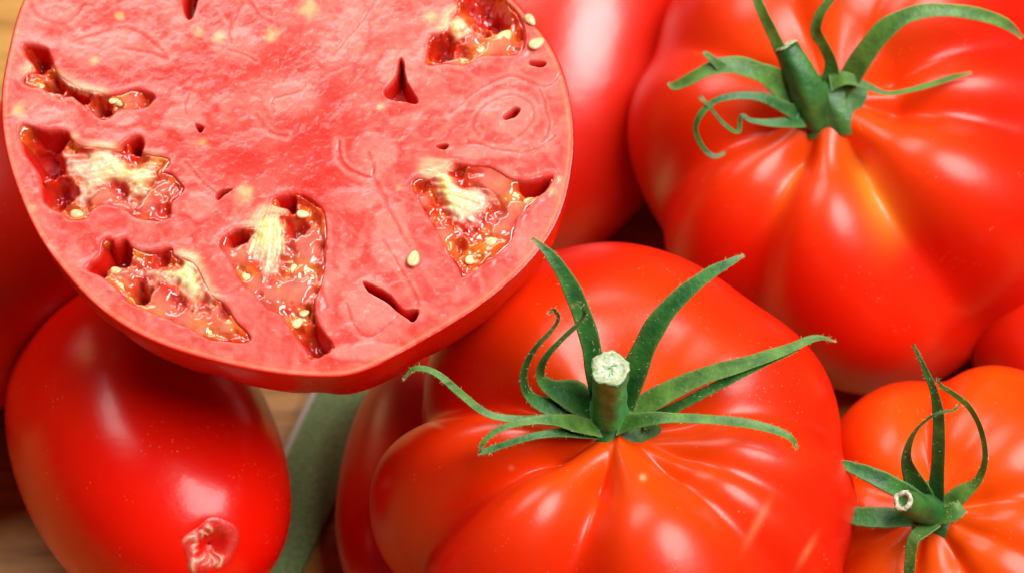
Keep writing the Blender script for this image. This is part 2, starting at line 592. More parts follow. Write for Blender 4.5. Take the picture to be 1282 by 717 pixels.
hub(t1, pole1, ax1, X1, Y1, 0.95, 0.55, M_green)
st_pts = [P(762, 530, d1 + 0.1), P(762, 505, d1 - 0.55), P(763, 482, d1 - 1.15), P(764, 461, d1 - 1.75)]
stk, e, tn, _, _, rr, ring = tube('stalk', st_pts, [0.44, 0.33, 0.31, 0.35], M_stalk, t1, K=28)
hairs(stk, 260, 0.06, 3)
stem_cut(e, tn, ring, t1, dull=0.72)
CAL1 = [
    ([(752, 505, 0.1, 10), (745, 470, 0.7, 14), (738, 425, 1.2, 15), (718, 368, 1.7, 14), (693, 325, 2.0, 9), (666, 298, 2.1, 3)], M_green, 0.5, 0.3),
    ([(780, 510, 0.1, 10), (795, 465, 0.6, 16), (817, 415, 1.0, 17), (845, 378, 1.2, 14), (885, 345, 1.3, 10), (915, 328, 1.3, 6), (932, 319, 1.2, 2)], M_green, 0.45, -0.3),
    ([(790, 520, 0.2, 9), (830, 495, 0.5, 15), (880, 472, 0.7, 15), (930, 457, 0.9, 13), (985, 438, 1.0, 9), (1022, 423, 1.0, 6), (1047, 428, 0.85, 1.5)], M_green2, 0.5, 0.2),
    ([(805, 530, 0.25, 7), (850, 508, 0.55, 8), (900, 482, 0.8, 8), (950, 458, 0.95, 6), (1000, 436, 1.03, 4)], M_green, 0.3, 0.0),
    ([(775, 533, 0.4, 11), (820, 524, 0.9, 9), (870, 524, 1.15, 8), (930, 529, 1.2, 8), (972, 539, 1.1, 7), (992, 550, 1.0, 5), (998, 562, 0.9, 2)], M_green2, 0.4, 0.0),
    ([(745, 530, 0.2, 9), (697, 526, 0.5, 8), (641, 524, 0.75, 6), (607, 516, 0.9, 6), (576, 492, 1.1, 6), (546, 467, 1.25, 5), (520, 461, 1.25, 4), (505, 475, 1.1, 2)], M_green2, 0.3, 0.4),
    ([(750, 538, 0.4, 9), (715, 530, 0.95, 12), (684, 525, 1.25, 9), (650, 529, 1.4, 6), (620, 540, 1.4, 5), (603, 557, 1.35, 4), (609, 566, 1.3, 3)], M_green2, 0.35, 0.0),
    ([(745, 542, 0.4, 8), (706, 541, 1.0, 7), (671, 545, 1.25, 6), (632, 556, 1.3, 5), (612, 563, 1.3, 5), (600, 566, 1.35, 3), (606, 558, 1.4, 2)], M_green, 0.35, 0.3),
    ([(740, 520, 0.15, 12), (710, 512, 0.5, 16), (680, 507, 0.7, 12), (660, 492, 0.9, 8), (656, 466, 1.2, 6), (670, 437, 1.5, 6), (690, 415, 1.75, 6), (700, 398, 1.9, 5), (693, 387, 1.95, 3), (687, 394, 1.9, 2)], M_green, 0.4, 0.9),
    ([(745, 515, 0.15, 12), (718, 498, 0.45, 19), (690, 487, 0.7, 14), (676, 472, 0.95, 8), (682, 450, 1.25, 6), (703, 426, 1.55, 6), (724, 406, 1.8, 6), (733, 391, 1.9, 5), (726, 380, 1.95, 3), (716, 383, 1.9, 2)], M_green, 0.45, 0.7),
]
for pts, m, cr, ro in CAL1:
    hairs(sepal(pts, d1, t1, m, h1, crease=cr, roll=ro), 260, 0.07, int(pts[0][0] + pts[-1][1]))

# ================================================================== ribbed tomato, upper right
c2 = onz(1080, 196, 4.6)
ax2 = camdir(-0.34, 0.30, 0.89)
t2 = thing('ribbed_tomato', 'big deeply ribbed red tomato at the upper right with curling pale green sepals', 'tomato', base_of(c2, 4.2), 'whole tomatoes in the heap')
_, pole2, X2, Y2 = body('skin', c2, ax2, 5.55, 4.6, t2, M_back,
    grooves=[(22, 0.25, 13), (348, 0.24, 13, 4), (290, 0.26, 13, 8), (240, 0.21, 13, -2), (196, 0.17, 12), (150, 0.1, 11), (105, 0.1, 11), (60, 0.1, 11)],
    rad=[(0, 1.02), (90, 1.06), (130, 1.05), (180, 0.96), (225, 0.95), (270, 0.96), (315, 0.97)], dimp=(0.30, 0.38), base=0.85, wob=0.012, seed=2.2, sh=(0.75, 0.62),
    streaks=[(294, 9, 0.30, 0.80, 0.75), (242, 5, 0.2, 0.6, 0.3)], nphi=560, nth=260, fade=0.3,
    marks=[(830, 228, 9, 24, 20, 0.9), (1015, 165, 14, 6, 0, 0.3)])
d2 = depth(pole2)
hub(t2, pole2, ax2, X2, Y2, 0.75, 0.5, M_green)
st = [P(1018, 146, d2 + 0.1), P(1013, 118, d2 - 0.35), P(1000, 88, d2 - 0.6), P(985, 58, d2 - 0.7)]
_, e, tn, _, _, rr, ring = tube('stalk', st, [0.42, 0.37, 0.30, 0.24], M_green, t2, K=28)
stem_cut(e, tn, ring, t2, dull=0.9)
CAL2 = [
    ([(1000, 110, 0.1, 8), (985, 80, 0.4, 9), (972, 52, 0.8, 9), (958, 23, 1.2, 8), (948, 0, 1.4, 7), (942, -20, 1.5, 5)], M_green2, 0.4, 0.0),
    ([(1040, 110, 0.1, 10), (1042, 82, 0.4, 9), (1032, 58, 0.8, 8), (1022, 40, 1.1, 9), (1028, 18, 1.3, 10), (1044, -4, 1.5, 9), (1060, -25, 1.6, 5)], M_green2, 0.4, 0.5),
    ([(1000, 130, 0.2, 12), (971, 102, 0.5, 14), (947, 90, 0.75, 15), (918, 82, 0.9, 14), (889, 87, 0.95, 11), (862, 101, 0.8, 9), (845, 108, 0.65, 7), (836, 104, 0.6, 2)], M_green2, 0.5, 0.2),
    ([(905, 86, 0.95, 6), (893, 76, 1.05, 6), (884, 68, 1.1, 4), (880, 66, 1.1, 2)], M_green2, 0.3, 0.0),
    ([(1000, 145, 0.3, 8), (980, 134, 0.55, 7), (956, 123, 0.8, 7), (927, 120, 0.95, 6), (897, 126, 1.0, 5), (877, 144, 0.95, 5), (871, 163, 0.85, 4), (880, 185, 0.7, 4), (894, 196, 0.65, 4), (909, 191, 0.65, 4)], M_green, 0.3, 0.2),
    ([(1005, 152, 0.3, 8), (985, 154, 0.5, 7), (962, 154, 0.6, 6), (940, 151, 0.7, 4), (928, 145, 0.75, 3), (924, 166, 0.75, 4), (906, 155, 0.9, 3), (889, 135, 1.0, 2.5), (876, 121, 1.05, 4)], M_green, 0.3, 0.0),
    ([(1050, 120, 0.15, 9), (1064, 100, 0.4, 13), (1083, 70, 0.8, 16), (1104, 42, 1.1, 17), (1130, 23, 1.3, 13), (1160, 14, 1.35, 11), (1195, 14, 1.3, 10), (1231, 20, 1.1, 10), (1260, 31, 0.9, 8), (1280, 48, 0.7, 3)], M_green2, 0.5, -0.4),
    ([(1040, 105, 0.3, 9), (1060, 99, 0.5, 8), (1085, 108, 0.6, 6), (1110, 117, 0.65, 4), (1136, 114, 0.7, 5), (1167, 106, 0.75, 6), (1194, 97, 0.75, 6), (1217, 91, 0.7, 4)], M_green2, 0.3, 0.5),
]
for pts, m, cr, ro in CAL2:
    sepal(pts, d2, t2, m, ax2, crease=cr, roll=ro)

# ================================================================== small orange-red tomato, lower right
c3 = onz(1208, 675, 2.75)
ax3 = camdir(-0.44, 0.31, 0.84)
t3 = thing('orange_red_tomato', 'smaller orange-red tomato in the lower right corner with a star of green sepals', 'tomato', base_of(c3, 2.75), 'whole tomatoes in the heap')
_, pole3, X3, Y3 = body('skin', c3, ax3, 3.75, 2.9, t3, M_small,
    grooves=[(5, 0.13, 12), (55, 0.06, 12), (92, 0.18, 11), (150, 0.10, 12), (200, 0.10, 11), (248, 0.14, 11), (295, 0.14, 11), (330, 0.08, 11)],
    rad=[(0, 1.0), (90, 1.0), (180, 0.95)], dimp=(0.20, 0.32), base=0.85, wob=0.01, seed=4.0, sh=(0.7, 0.7), nphi=320, nth=150)
d3 = depth(pole3)
hub(t3, pole3, ax3, X3, Y3, 0.6, 0.4, M_green)
st = [P(1172, 642, d3 + 0.1), P(1160, 638, d3 - 0.5), P(1145, 632, d3 - 0.95), P(1131, 626, d3 - 1.3)]
_, e, tn, _, _, rr, ring = tube('stalk', st, [0.36, 0.30, 0.25, 0.21], M_green, t3, K=24, ribs=0.02)
stem_cut(e, tn, ring, t3, hollow=True)
CAL3 = [
    ([(1172, 635, 0.15, 9), (1174, 605, 0.5, 10), (1176, 565, 0.9, 11), (1176, 523, 1.2, 10), (1170, 490, 1.4, 7), (1157, 459, 1.5, 4), (1150, 445, 1.5, 3), (1144, 431, 1.5, 3)], M_green, 0.45, 0.2),
    ([(1178, 640, 0.2, 10), (1203, 619, 0.5, 11), (1224, 602, 0.7, 8), (1234, 573, 0.95, 6), (1228, 536, 1.2, 5), (1212, 507, 1.45, 5), (1190, 490, 1.6, 4), (1178, 482, 1.65, 3), (1174, 472, 1.7, 2)], M_green2, 0.3, 0.6),
    ([(1160, 632, 0.2, 11), (1146, 602, 0.5, 14), (1136, 572, 0.8, 9), (1146, 540, 1.1, 4), (1170, 519, 1.5, 3), (1194, 513, 1.6, 2.5), (1202, 504, 1.6, 1.5)], M_green, 0.45, 0.5),
    ([(1155, 635, 0.25, 11), (1129, 614, 0.5, 14), (1094, 596, 0.6, 13), (1062, 583, 0.5, 8), (1045, 578, 0.4, 3)], M_green, 0.45, 0.0),
    ([(1155, 642, 0.25, 12), (1128, 648, 0.45, 15), (1100, 648, 0.5, 16), (1072, 646, 0.4, 14), (1050, 640, 0.3, 5)], M_green, 0.4, 0.0),
    ([(1172, 648, 0.35, 11), (1158, 662, 0.6, 12), (1144, 675, 0.7, 10), (1140, 700, 0.6, 9), (1138, 730, 0.45, 8), (1137, 750, 0.3, 3)], M_green2, 0.35, 0.0),
    ([(1168, 645, 0.3, 12), (1182, 645, 0.55, 15), (1196, 640, 0.7, 15), (1206, 634, 0.7, 9)], M_green2, 0.5, 0.0),
]
for pts, m, cr, ro in CAL3:
    hairs(sepal(pts, d3, t3, m, ax3, crease=cr, roll=ro, dry=0.2), 160, 0.06, int(pts[0][0] + pts[-1][1]))

# ================================================================== plum tomato, lower left
c4 = onz(182, 566, 2.72)
ax4 = camdir(0.40, -0.58, 0.71)
t4 = thing('plum_tomato', 'smooth glossy plum tomato at the lower left with a cracked blossom scar', 'tomato', base_of(c4, 2.72), 'whole tomatoes in the heap')
plum, _, _, _ = body('skin', c4, ax4, 2.70, 4.35, t4, M_plum, rad=[(0, 1.0), (90, 1.03), (180, 1.0), (270, 0.97)],
    dimp=(0.0, 0.10), base=1.0, wob=0.022, seed=0.6, power=0.90, nphi=320, nth=260)
def scar():
    from mathutils.bvhtree import BVHTree
    me = plum.data
    off = parent_loc(t4)
    def tree():
        return BVHTree.FromPolygons([tuple(off + np.array(v.co) / CM) for v in me.vertices], [tuple(p.vertices) for p in me.polygons])
    ray = P(266, 683, 60) - CAM
    p0, n0, _, _ = tree().ray_cast(Vector(CAM), Vector(ray))
    p0, n0 = np.array(p0), np.array(n0)
    if n0 @ ray > 0:
        n0 = -n0
    for v in me.vertices:                       # the skin is drawn in round the scar
        q = off + np.array(v.co) / CM
        d = np.linalg.norm(q - p0)
        if d < 1.2:
            q = q - n0 * 0.26 * math.exp(-(d / 0.30) ** 2)
            v.co = Vector((q - off) * CM)
    tr = tree()
    Xs = R_ - n0 * (R_ @ n0)
    Xs /= np.linalg.norm(Xs)
    Ys = np.cross(n0, Xs)
    V, cl = [], []
    nr, na = 26, 140
    red, cream = np.array((0.66, 0.006, 0.002)), np.array((0.82, 0.36, 0.24))
    sr = np.random.default_rng(5)
    folds = [(a0 + sr.uniform(-6, 6), sr.uniform(5, 9), sr.uniform(0.2, 0.45), sr.uniform(0.65, 0.98)) for a0 in (95, 118, 140, 160, 182, 204, 226, 248, 270, 292)]
    for i in range(nr):
        t = i / (nr - 1)
        for k in range(na):
            a = 360.0 * k / na
            r = (0.02 + 0.62 * t) * (1 + 0.10 * math.sin(math.radians(2 * a) + 0.5) + 0.05 * math.sin(math.radians(5 * a)))
            fo = 0.0
            for a0, w0, t0, t1 in folds:
                d = (a - a0 + 10 * math.sin(9 * t + a0) + 180) % 360 - 180
                fo = max(fo, math.exp(-(d / w0) ** 2) * float(sst(t0 - 0.1, t0 + 0.1, t) * (1 - sst(t1 - 0.15, t1, t))))
            lip = math.exp(-((t - 0.62) / 0.16) ** 2)
            ra = math.radians(a)
            q = p0 + r * (math.cos(ra) * Xs + math.sin(ra) * Ys) + n0 * 1.5
            h, _, _, _ = tr.ray_cast(Vector(q), Vector(-n0))
            h = np.array(h) if h is not None else q - n0 * 1.5
            V.append(h + n0 * (0.008 + 0.045 * fo + 0.012 * lip - 0.03 * float(sst(0.75, 1.0, t))))
            pale = min(1.0, 0.95 * fo + 0.10 * lip)
            cl.append(tuple(red * (1 - pale) + cream * pale))
    f = gridfaces(nr, na).tolist()
    f.append(list(range(na))[::-1])
    mesh('blossom_scar', V, f, M_scar, t4, np.array(cl), origin=parent_loc(t4))
scar()

# ================================================================== long tomato behind the half
c5 = onz(703, 52, 3.6)
ax5 = camdir(0.16, 0.95, -0.22)
t5 = thing('long_tomato', 'long smooth red tomato behind the cut half with a broad pink sheen', 'tomato', base_of(c5, 3.3), 'whole tomatoes in the heap')
body('skin', c5, ax5, 3.25, 5.2, t5, M_long, grooves=[(250, 0.03, 25), (310, 0.03, 22)], dimp=(0.05, 0.2), base=1.0, wob=0.012, seed=2.9, power=0.9)

# ================================================================== tomatoes that only peep out
for (px, py, z, a, b, ax, lab, sd) in [
        (-85, 318, 3.4, 3.9, 3.3, (-0.2, 0.6, 0.7), 'shaded red tomato cut off by the left edge, beside the cut half', 1.1),
        (1368, 405, 2.2, 3.0, 2.2, (0.3, 0.6, 0.7), 'dark shaded red tomato at the right edge above the orange-red one', 2.0),
        (514, 600, 1.45, 1.50, 3.3, (0.12, 0.76, -0.63), 'dark long tomato deep in the shadow between the cut half and the front centre tomato', 3.0)]:
    c = onz(px, py, z)
    t = thing('tomato', lab, 'tomato', base_of(c, min(b, z)), 'whole tomatoes in the heap')
    body('skin', c, camdir(*ax), a, b, t, M_long, grooves=[(60, 0.04, 14), (180, 0.04, 14), (300, 0.04, 14)], dimp=(0.12, 0.3), wob=0.015, seed=sd, nphi=160, nth=90)

# ================================================================== green cloth on the table
def cloth():
    m, nt, b = new_mat('green_cloth')
    tc = N(nt, 'ShaderNodeTexCoord')
    wv = N(nt, 'ShaderNodeTexNoise', Scale=900.0, Detail=2.0)
    nt.links.new(tc.outputs['Object'], wv.inputs['Vector'])
    c = ramp(nt, [(0.3, (0.15, 0.25, 0.085)), (0.7, (0.23, 0.36, 0.14))], wv.outputs['Fac'])
    nt.links.new(c, b.inputs['Base Color'])
    b.inputs['Roughness'].default_value = 0.8
    bump(nt, b, wv.outputs['Fac'], 0.4, 0.0006)
    m2, nt2, b2 = new_mat('pale_hem')
    b2.inputs['Base Color'].default_value = (0.55, 0.55, 0.45, 1)
    b2.inputs['Roughness'].default_value = 0.8
    p0, p1 = onz(420, 440, 0.1), onz(330, 625, 0.1)
    u = p1 - p0
    u[2] = 0
    L = np.linalg.norm(u)
    u /= L
    v = np.array([-u[1], u[0], 0])
    if v[0] < 0:
        v = -v
    t = thing('green_cloth', 'dull green cloth with a pale hem in the gap right of the plum tomato', 'cloth', p0 * [1, 1, 0])
    nu, nv = 60, 50
    def surf(a, bb):
        return p0 * [1, 1, 0] + u * a + v * bb + np.array([0, 0, 1]) * (0.35 + 0.22 * math.sin(bb * 1.9 + 0.3) * sst(0, 1.2, bb) + 0.08 * math.sin(a * 0.8 + bb))
    V = [surf(-4 + (L + 9) * i / (nu - 1), 0.12 + 1.4 * j / (nv - 1)) for i in range(nu) for j in range(nv)]
    V += [x - np.array([0, 0, 0.09]) for x in V]
    n0 = nu * nv
    f = gridfaces(nu, nv, False).tolist()
    f += [[q + n0 for q in reversed(fc)] for fc in f]
    def edge(idx):
        return [[idx[i], idx[i + 1], idx[i + 1] + n0, idx[i] + n0] for i in range(len(idx) - 1)]
    f += edge([i * nv for i in range(nu)]) + edge([i * nv + nv - 1 for i in range(nu)]) + edge(list(range(nv))) + edge([(nu - 1) * nv + j for j in range(nv)])
    mesh('fabric', V, f, m, t, origin=parent_loc(t))
    hem = [surf(-4 + (L + 9) * i / 29, 0.08) - np.array([0, 0, 0.045]) for i in range(30)]
    tube('hem', hem, [0.085, 0.085], m2, t, K=10, n=60, ribs=0)
cloth()

# ================================================================== the cut half
dF = 48.6
cf = P(358, 190, dF)
TAU = math.radians(22)
nF = camdir(-0.03, math.sin(TAU), math.cos(TAU))
eX = R_ - nF * (R_ @ nF)
eX /= np.linalg.norm(eX)
eY = np.cross(nF, eX)

def to_plane(px, py):
    v = F_ + (px - 641) / FP * R_ - (py - 358.5) / FP * U_
    q = CAM + v * (((cf - CAM) @ nF) / (v @ nF)) - cf
    return np.array([q @ eX, q @ eY])

def Z(pts, ox=0, oy=0, s=1.0):  # traced points -> places on the cut face (cm)
    return np.array([to_plane(ox + x / s, oy + y / s) for x, y in pts])

PX = float(np.linalg.norm(to_plane(368, 190) - to_plane(358, 190))) / 10     # cm per photo pixel on the face

OUT = [(30, 0), (12, 60), (2, 125), (9, 195), (38, 275), (75, 333), (130, 390), (200, 430), (300, 459), (390, 471), (455, 464), (540, 420), (610, 375), (665, 325),
       (700, 270), (716, 205), (717, 150), (708, 100), (690, 58), (665, 25), (635, -8), (575, -55), (490, -92), (390, -110), (285, -110), (190, -92), (110, -60), (58, -28)]
out = catmull(Z(OUT), 900, True)
oang = np.arctan2(out[:, 1], out[:, 0])
orad = np.hypot(out[:, 0], out[:, 1])
o_ = np.argsort(oang)
oang, orad = oang[o_], orad[o_]
oang3 = np.concatenate([oang - 2 * math.pi, oang, oang + 2 * math.pi])
orad3 = np.tile(orad, 3)
def rim(a):
    a = (np.asarray(a) + math.pi) % (2 * math.pi) - math.pi
    return np.interp(a, oang3, orad3)

def sdf(poly, x, y, pad=0.4):
    """signed distance, positive inside; -pad away from it"""
    d = np.full(x.shape, -pad)
    lo, hi = poly.min(0) - pad, poly.max(0) + pad
    m = (x > lo[0]) & (x < hi[0]) & (y > lo[1]) & (y < hi[1])
    if not m.any():
        return d
    X, Y = x[m], y[m]
    best = np.full(X.shape, 1e9)
    ins = np.zeros(X.shape, bool)
    for i in range(len(poly)):
        a, b = poly[i], poly[(i + 1) % len(poly)]
        e = b - a
        t = np.clip(((X - a[0]) * e[0] + (Y - a[1]) * e[1]) / (e @ e + 1e-12), 0, 1)
        best = np.minimum(best, (X - a[0] - t * e[0]) ** 2 + (Y - a[1] - t * e[1]) ** 2)
        if a[1] != b[1]:
            c = ((a[1] > Y) != (b[1] > Y)) & (X < (b[0] - a[0]) * (Y - a[1]) / (b[1] - a[1]) + a[0])
            ins ^= c
    r = np.sqrt(best)
    d[m] = np.maximum(np.where(ins, r, -r), -pad)
    return d

def ldist(line, x, y, pad=0.4):
    d = np.full(x.shape, pad)
    lo, hi = line.min(0) - pad, line.max(0) + pad
    m = (x > lo[0]) & (x < hi[0]) & (y > lo[1]) & (y < hi[1])
    if not m.any():
        return d
    X, Y = x[m], y[m]
    best = np.full(X.shape, 1e9)
    for i in range(len(line) - 1):
        a, e = line[i], line[i + 1] - line[i]
        t = np.clip(((X - a[0]) * e[0] + (Y - a[1]) * e[1]) / (e @ e + 1e-12), 0, 1)
        best = np.minimum(best, (X - a[0] - t * e[0]) ** 2 + (Y - a[1] - t * e[1]) ** 2)
    d[m] = np.minimum(np.sqrt(best), pad)
    return d

LOC = {}
LOC['A'] = dict(o=(0, 130, 4.483), cav=[(110, 130), (180, 130), (270, 155), (370, 150), (400, 200), (470, 240), (560, 250), (650, 255), (720, 200), (780, 180), (810, 220), (800, 275),
    (860, 290), (945, 310), (940, 350), (905, 385), (960, 400), (1020, 460), (1020, 500), (960, 560), (950, 640), (870, 655), (770, 640), (690, 590), (600, 560), (520, 590), (480, 640),
    (400, 655), (360, 620), (290, 590), (240, 540), (220, 400), (130, 270)],
    plac=[(340, 270), (440, 262), (540, 245), (610, 252), (680, 290), (740, 325), (800, 335), (860, 310), (900, 340), (860, 375), (880, 410), (850, 470), (800, 510), (720, 520), (700, 450), (640, 440), (560, 470), (500, 530), (470, 590),
          (420, 520), (440, 430), (360, 400), (350, 330)],
    seeds=[(885, 318, 13, 0.3), (222, 575, 12, 1.0), (320, 638, 12, 0.2), (430, 608, 14, 0.1), (420, 185, 11, -0.6)],
    holes=[(200, 330, 150), (260, 200, 130), (320, 480, 110), (680, 240, 40), (770, 220, 60), (650, 490, 55)], gel=[(820, 560, 70), (690, 570, 50), (920, 470, 60), (540, 510, 60), (600, 510, 60)])
LOC['B'] = dict(o=(0, 0, 4.779), cav=[(145, 270), (270, 285), (300, 330), (335, 430), (440, 520), (600, 560), (690, 565), (830, 540), (925, 575), (900, 620), (840, 645), (720, 650), (660, 700), (600, 712),
    (520, 650), (430, 580), (330, 590), (250, 530), (160, 510), (140, 470), (190, 400), (150, 340)],
    plac=[(180, 405), (250, 425), (330, 455), (420, 500), (520, 540), (600, 555), (560, 570), (460, 545), (360, 500), (260, 470), (190, 440)],
    seeds=[(720, 595, 13, 0.9), (225, 508, 12, 0.2)], holes=[(220, 340, 110), (330, 500, 70), (450, 560, 90), (600, 640, 70), (880, 580, 60)], gel=[(560, 650, 50), (300, 550, 60), (790, 600, 60)])
LOC['C'] = dict(o=(100, 280, 4.217), cav=[(35, 235), (110, 170), (125, 95), (165, 85), (185, 108), (240, 85), (290, 135), (370, 150), (480, 130), (495, 165), (560, 190), (620, 240), (660, 330), (700, 380),
    (760, 420), (800, 480), (830, 530), (880, 570), (900, 610), (860, 625), (780, 620), (690, 610), (640, 580), (560, 540), (470, 500), (390, 470), (310, 440), (240, 390), (180, 330), (100, 270)],
    plac=[(300, 235), (420, 225), (500, 215), (540, 175), (590, 175), (620, 235), (660, 330), (700, 385), (690, 430), (640, 400), (600, 440), (550, 380), (500, 345), (430, 300), (400, 345), (330, 320), (380, 280), (300, 265)],
    seeds=[(310, 150, 13, -0.4), (215, 320, 12, 0.3), (262, 408, 13, -0.8), (408, 458, 12, 0.2), (795, 530, 14, -0.9), (690, 572, 14, 0.1), (615, 520, 13, 0.7), (190, 240, 12, 0.0), (350, 440, 10, 0.6)],
    holes=[(90, 215, 70), (190, 160, 90), (430, 165, 50), (320, 370, 60), (520, 420, 45), (760, 450, 40)], gel=[(380, 390, 70), (450, 440, 60), (560, 500, 70), (700, 460, 60), (760, 540, 50), (240, 250, 80), (640, 560, 40)])
LOC['D'] = dict(o=(260, 230, 3.1176), cav=[(45, 240), (65, 205), (110, 180), (165, 173), (190, 170), (215, 130), (260, 120), (300, 118), (310, 95), (255, 82), (255, 60), (300, 45), (370, 45), (440, 95), (460, 150), (460, 250),
    (455, 330), (440, 400), (420, 450), (420, 500), (440, 560), (490, 640), (410, 685), (385, 650), (340, 590), (290, 520), (230, 480), (180, 430), (140, 400), (100, 330), (65, 270)],
    plac=[(165, 195), (190, 130), (230, 100), (270, 110), (305, 140), (320, 200), (305, 250), (290, 300), (275, 370), (245, 360), (225, 400), (200, 320), (170, 280), (150, 235)],
    seeds=[(150, 350, 13, 1.2), (340, 322, 14, 1.4), (388, 322, 12, 1.2), (350, 535, 13, 0.8), (370, 112, 12, 0.0), (375, 498, 10, 0.5)],
    holes=[(110, 205, 45), (310, 65, 50), (345, 160, 45), (430, 600, 90), (430, 430, 40), (440, 250, 35), (200, 430, 25)], gel=[(120, 270, 60), (390, 210, 60), (390, 270, 60), (330, 420, 60), (250, 430, 60), (370, 400, 60), (180, 390, 40)])
LOC['E'] = dict(o=(500, 190, 4.4818), cav=[(70, 190), (110, 150), (170, 148), (200, 130), (260, 120), (310, 70), (400, 80), (500, 90), (580, 130), (650, 160), (750, 165), (860, 140), (835, 205), (780, 250), (700, 330),
    (650, 380), (620, 500), (560, 560), (480, 620), (380, 690), (345, 700), (335, 660), (290, 590), (240, 500), (180, 390), (120, 290)],
    plac=[(140, 85), (220, 80), (300, 115), (360, 190), (440, 180), (530, 225), (545, 270), (480, 330), (455, 390), (410, 430), (380, 400), (330, 430), (300, 370), (240, 300), (195, 180)],
    seeds=[(630, 250, 15, 0.1), (525, 495, 15, 0.2), (445, 550, 13, 1.3), (728, 268, 12, 0.6), (270, 520, 13, 1.3), (395, 590, 13, 1.4)],
    holes=[(330, 90, 50), (760, 195, 70), (210, 250, 45), (560, 330, 50), (340, 520, 50), (130, 180, 35)], gel=[(500, 150, 80), (560, 190, 70), (600, 350, 60), (560, 420, 70), (130, 270, 45), (250, 460, 50), (660, 300, 50)])
LOC['F'] = dict(o=(500, 0, 5.514), cav=[(405, -120), (400, 50), (350, 100), (320, 200), (250, 235), (210, 260), (190, 380), (190, 445), (330, 440), (450, 450), (560, 390), (700, 380), (830, 370), (870, 250), (830, 110), (740, 10), (660, -120)],
    plac=[(330, 120), (410, 80), (500, 105), (540, 170), (600, 190), (560, 240), (480, 230), (420, 290), (360, 260), (310, 200)],
    seeds=[(570, 330, 13, 0.2), (720, 245, 20, 0.9), (440, 415, 12, 0.2), (640, 290, 10, 0.4)],
    holes=[(580, 60, 160), (680, 120, 100), (300, 320, 100), (430, 350, 60), (840, 230, 40)], gel=[(390, 410, 60), (640, 320, 70), (720, 300, 60), (500, 260, 60)])

z1, z2, z4, z7 = (0, 0, 2.757), (360, 0, 2.757), (380, 200, 2.389), (180, 0, 3.1176)
HOLES = [   # small splits in the flesh
    Z([(385, 205), (402, 215), (410, 280), (450, 350), (400, 352), (330, 325), (370, 265)], *z2),
    Z([(745, 400), (780, 373), (805, 380), (785, 402), (752, 413)], *z2),
    Z([(512, 505), (535, 497), (553, 503), (540, 516)], *z2),
    Z([(630, 38), (662, 62), (690, -60), (640, -60)], *z1),
    Z([(676, 432), (706, 440), (690, 458)], *z1),
    Z([(745, 682), (758, 660), (800, 652), (775, 672), (757, 690)], *z1),
    Z([(178, 365), (215, 378), (262, 408), (300, 448), (342, 450), (330, 485), (300, 467), (250, 427), (198, 397)], *z4),
    Z([(835, 210), (890, 215), (880, 230), (840, 225)], *z2),
]
LINES = [   # (line, half width cm, depth cm)
    (Z([(560, 390), (620, 340), (690, 290), (770, 265), (830, 280), (880, 300), (920, 285), (940, 262)], *z2), 0.030, 0.05),
    (Z([(620, 490), (700, 510), (780, 525), (860, 515), (920, 470)], *z2), 0.028, 0.04),
    (Z([(870, 310), (890, 370), (905, 430), (880, 490)], *z2), 0.022, 0.025),
    (Z([(660, 470), (640, 430), (680, 370), (760, 330), (830, 350), (850, 410), (800, 470)], *z2), 0.03, 0.02),
    (Z([(320, -20), (260, 70), (200, 140), (160, 190)], *z2), 0.030, 0.05),
    (Z([(175, 490), (185, 555), (240, 600), (295, 610), (280, 530)], *z2), 0.035, 0.06),
    (Z([(300, 620), (340, 690), (370, 760), (420, 850)], *z2), 0.035, 0.05),
    (Z([(240, 240), (280, 310), (330, 400), (345, 440)], *z4), 0.030, 0.04),
    (Z([(130, 430), (150, 490), (200, 530), (280, 470)], *z4), 0.030, 0.05),
    (Z([(60, 180), (70, 260), (50, 360), (70, 440)], *z4), 0.03, 0.03),
    (Z([(510, 440), (500, 400), (520, 380), (610, 360), (630, 330)], *z7), 0.028, 0.05),
    (Z([(385, 10), (340, 120), (345, 170)], *z7), 0.030, 0.05),
    (Z([(330, 200), (390, 215), (440, 240)], *z7), 0.022, 0.03),
    (Z([(180, 370), (165, 420), (170, 450)], *z7), 0.022, 0.03),
    (Z([(760, 560), (780, 640), (880, 690), (900, 640)], *z7), 0.03, 0.05),
    (Z([(410, 0), (450, 60), (500, 90)], *z7), 0.03, 0.03),
    (Z([(440, 450), (500, 520), (560, 530)], *z7), 0.03, 0.02),
    (Z([(105, 0), (130, 60), (230, 80), (290, 20)], *z1), 0.04, 0.035),
    (Z([(240, 150), (330, 120), (440, 100), (530, 150), (580, 210)], *z1), 0.04, 0.03),
    (Z([(430, 170), (500, 180), (570, 205)], *z1), 0.05, 0.05),
    (Z([(640, 560), (700, 630), (750, 670)], *z1), 0.025, 0.03),
    (Z([(700, 1000), (790, 1010), (870, 960)], *z1), 0.03, 0.02),
]
CREAM = [(248, 40, 12), (275, 47, 14), (340, 44, 15), (385, 11, 18), (23, 138, 16), (94, 170, 8), (254, 178, 11), (308, 238, 13), (538, 20, 14), (476, 134, 9),
         (40, 260, 10), (50, 295, 8), (305, 250, 13), (215, 330, 14), (352, 262, 14), (545, 218, 14), (500, 235, 8), (672, 56, 9), (664, 27, 8), (690, 240, 11), (700, 225, 9), (120, 75, 9), (150, 20, 9)]
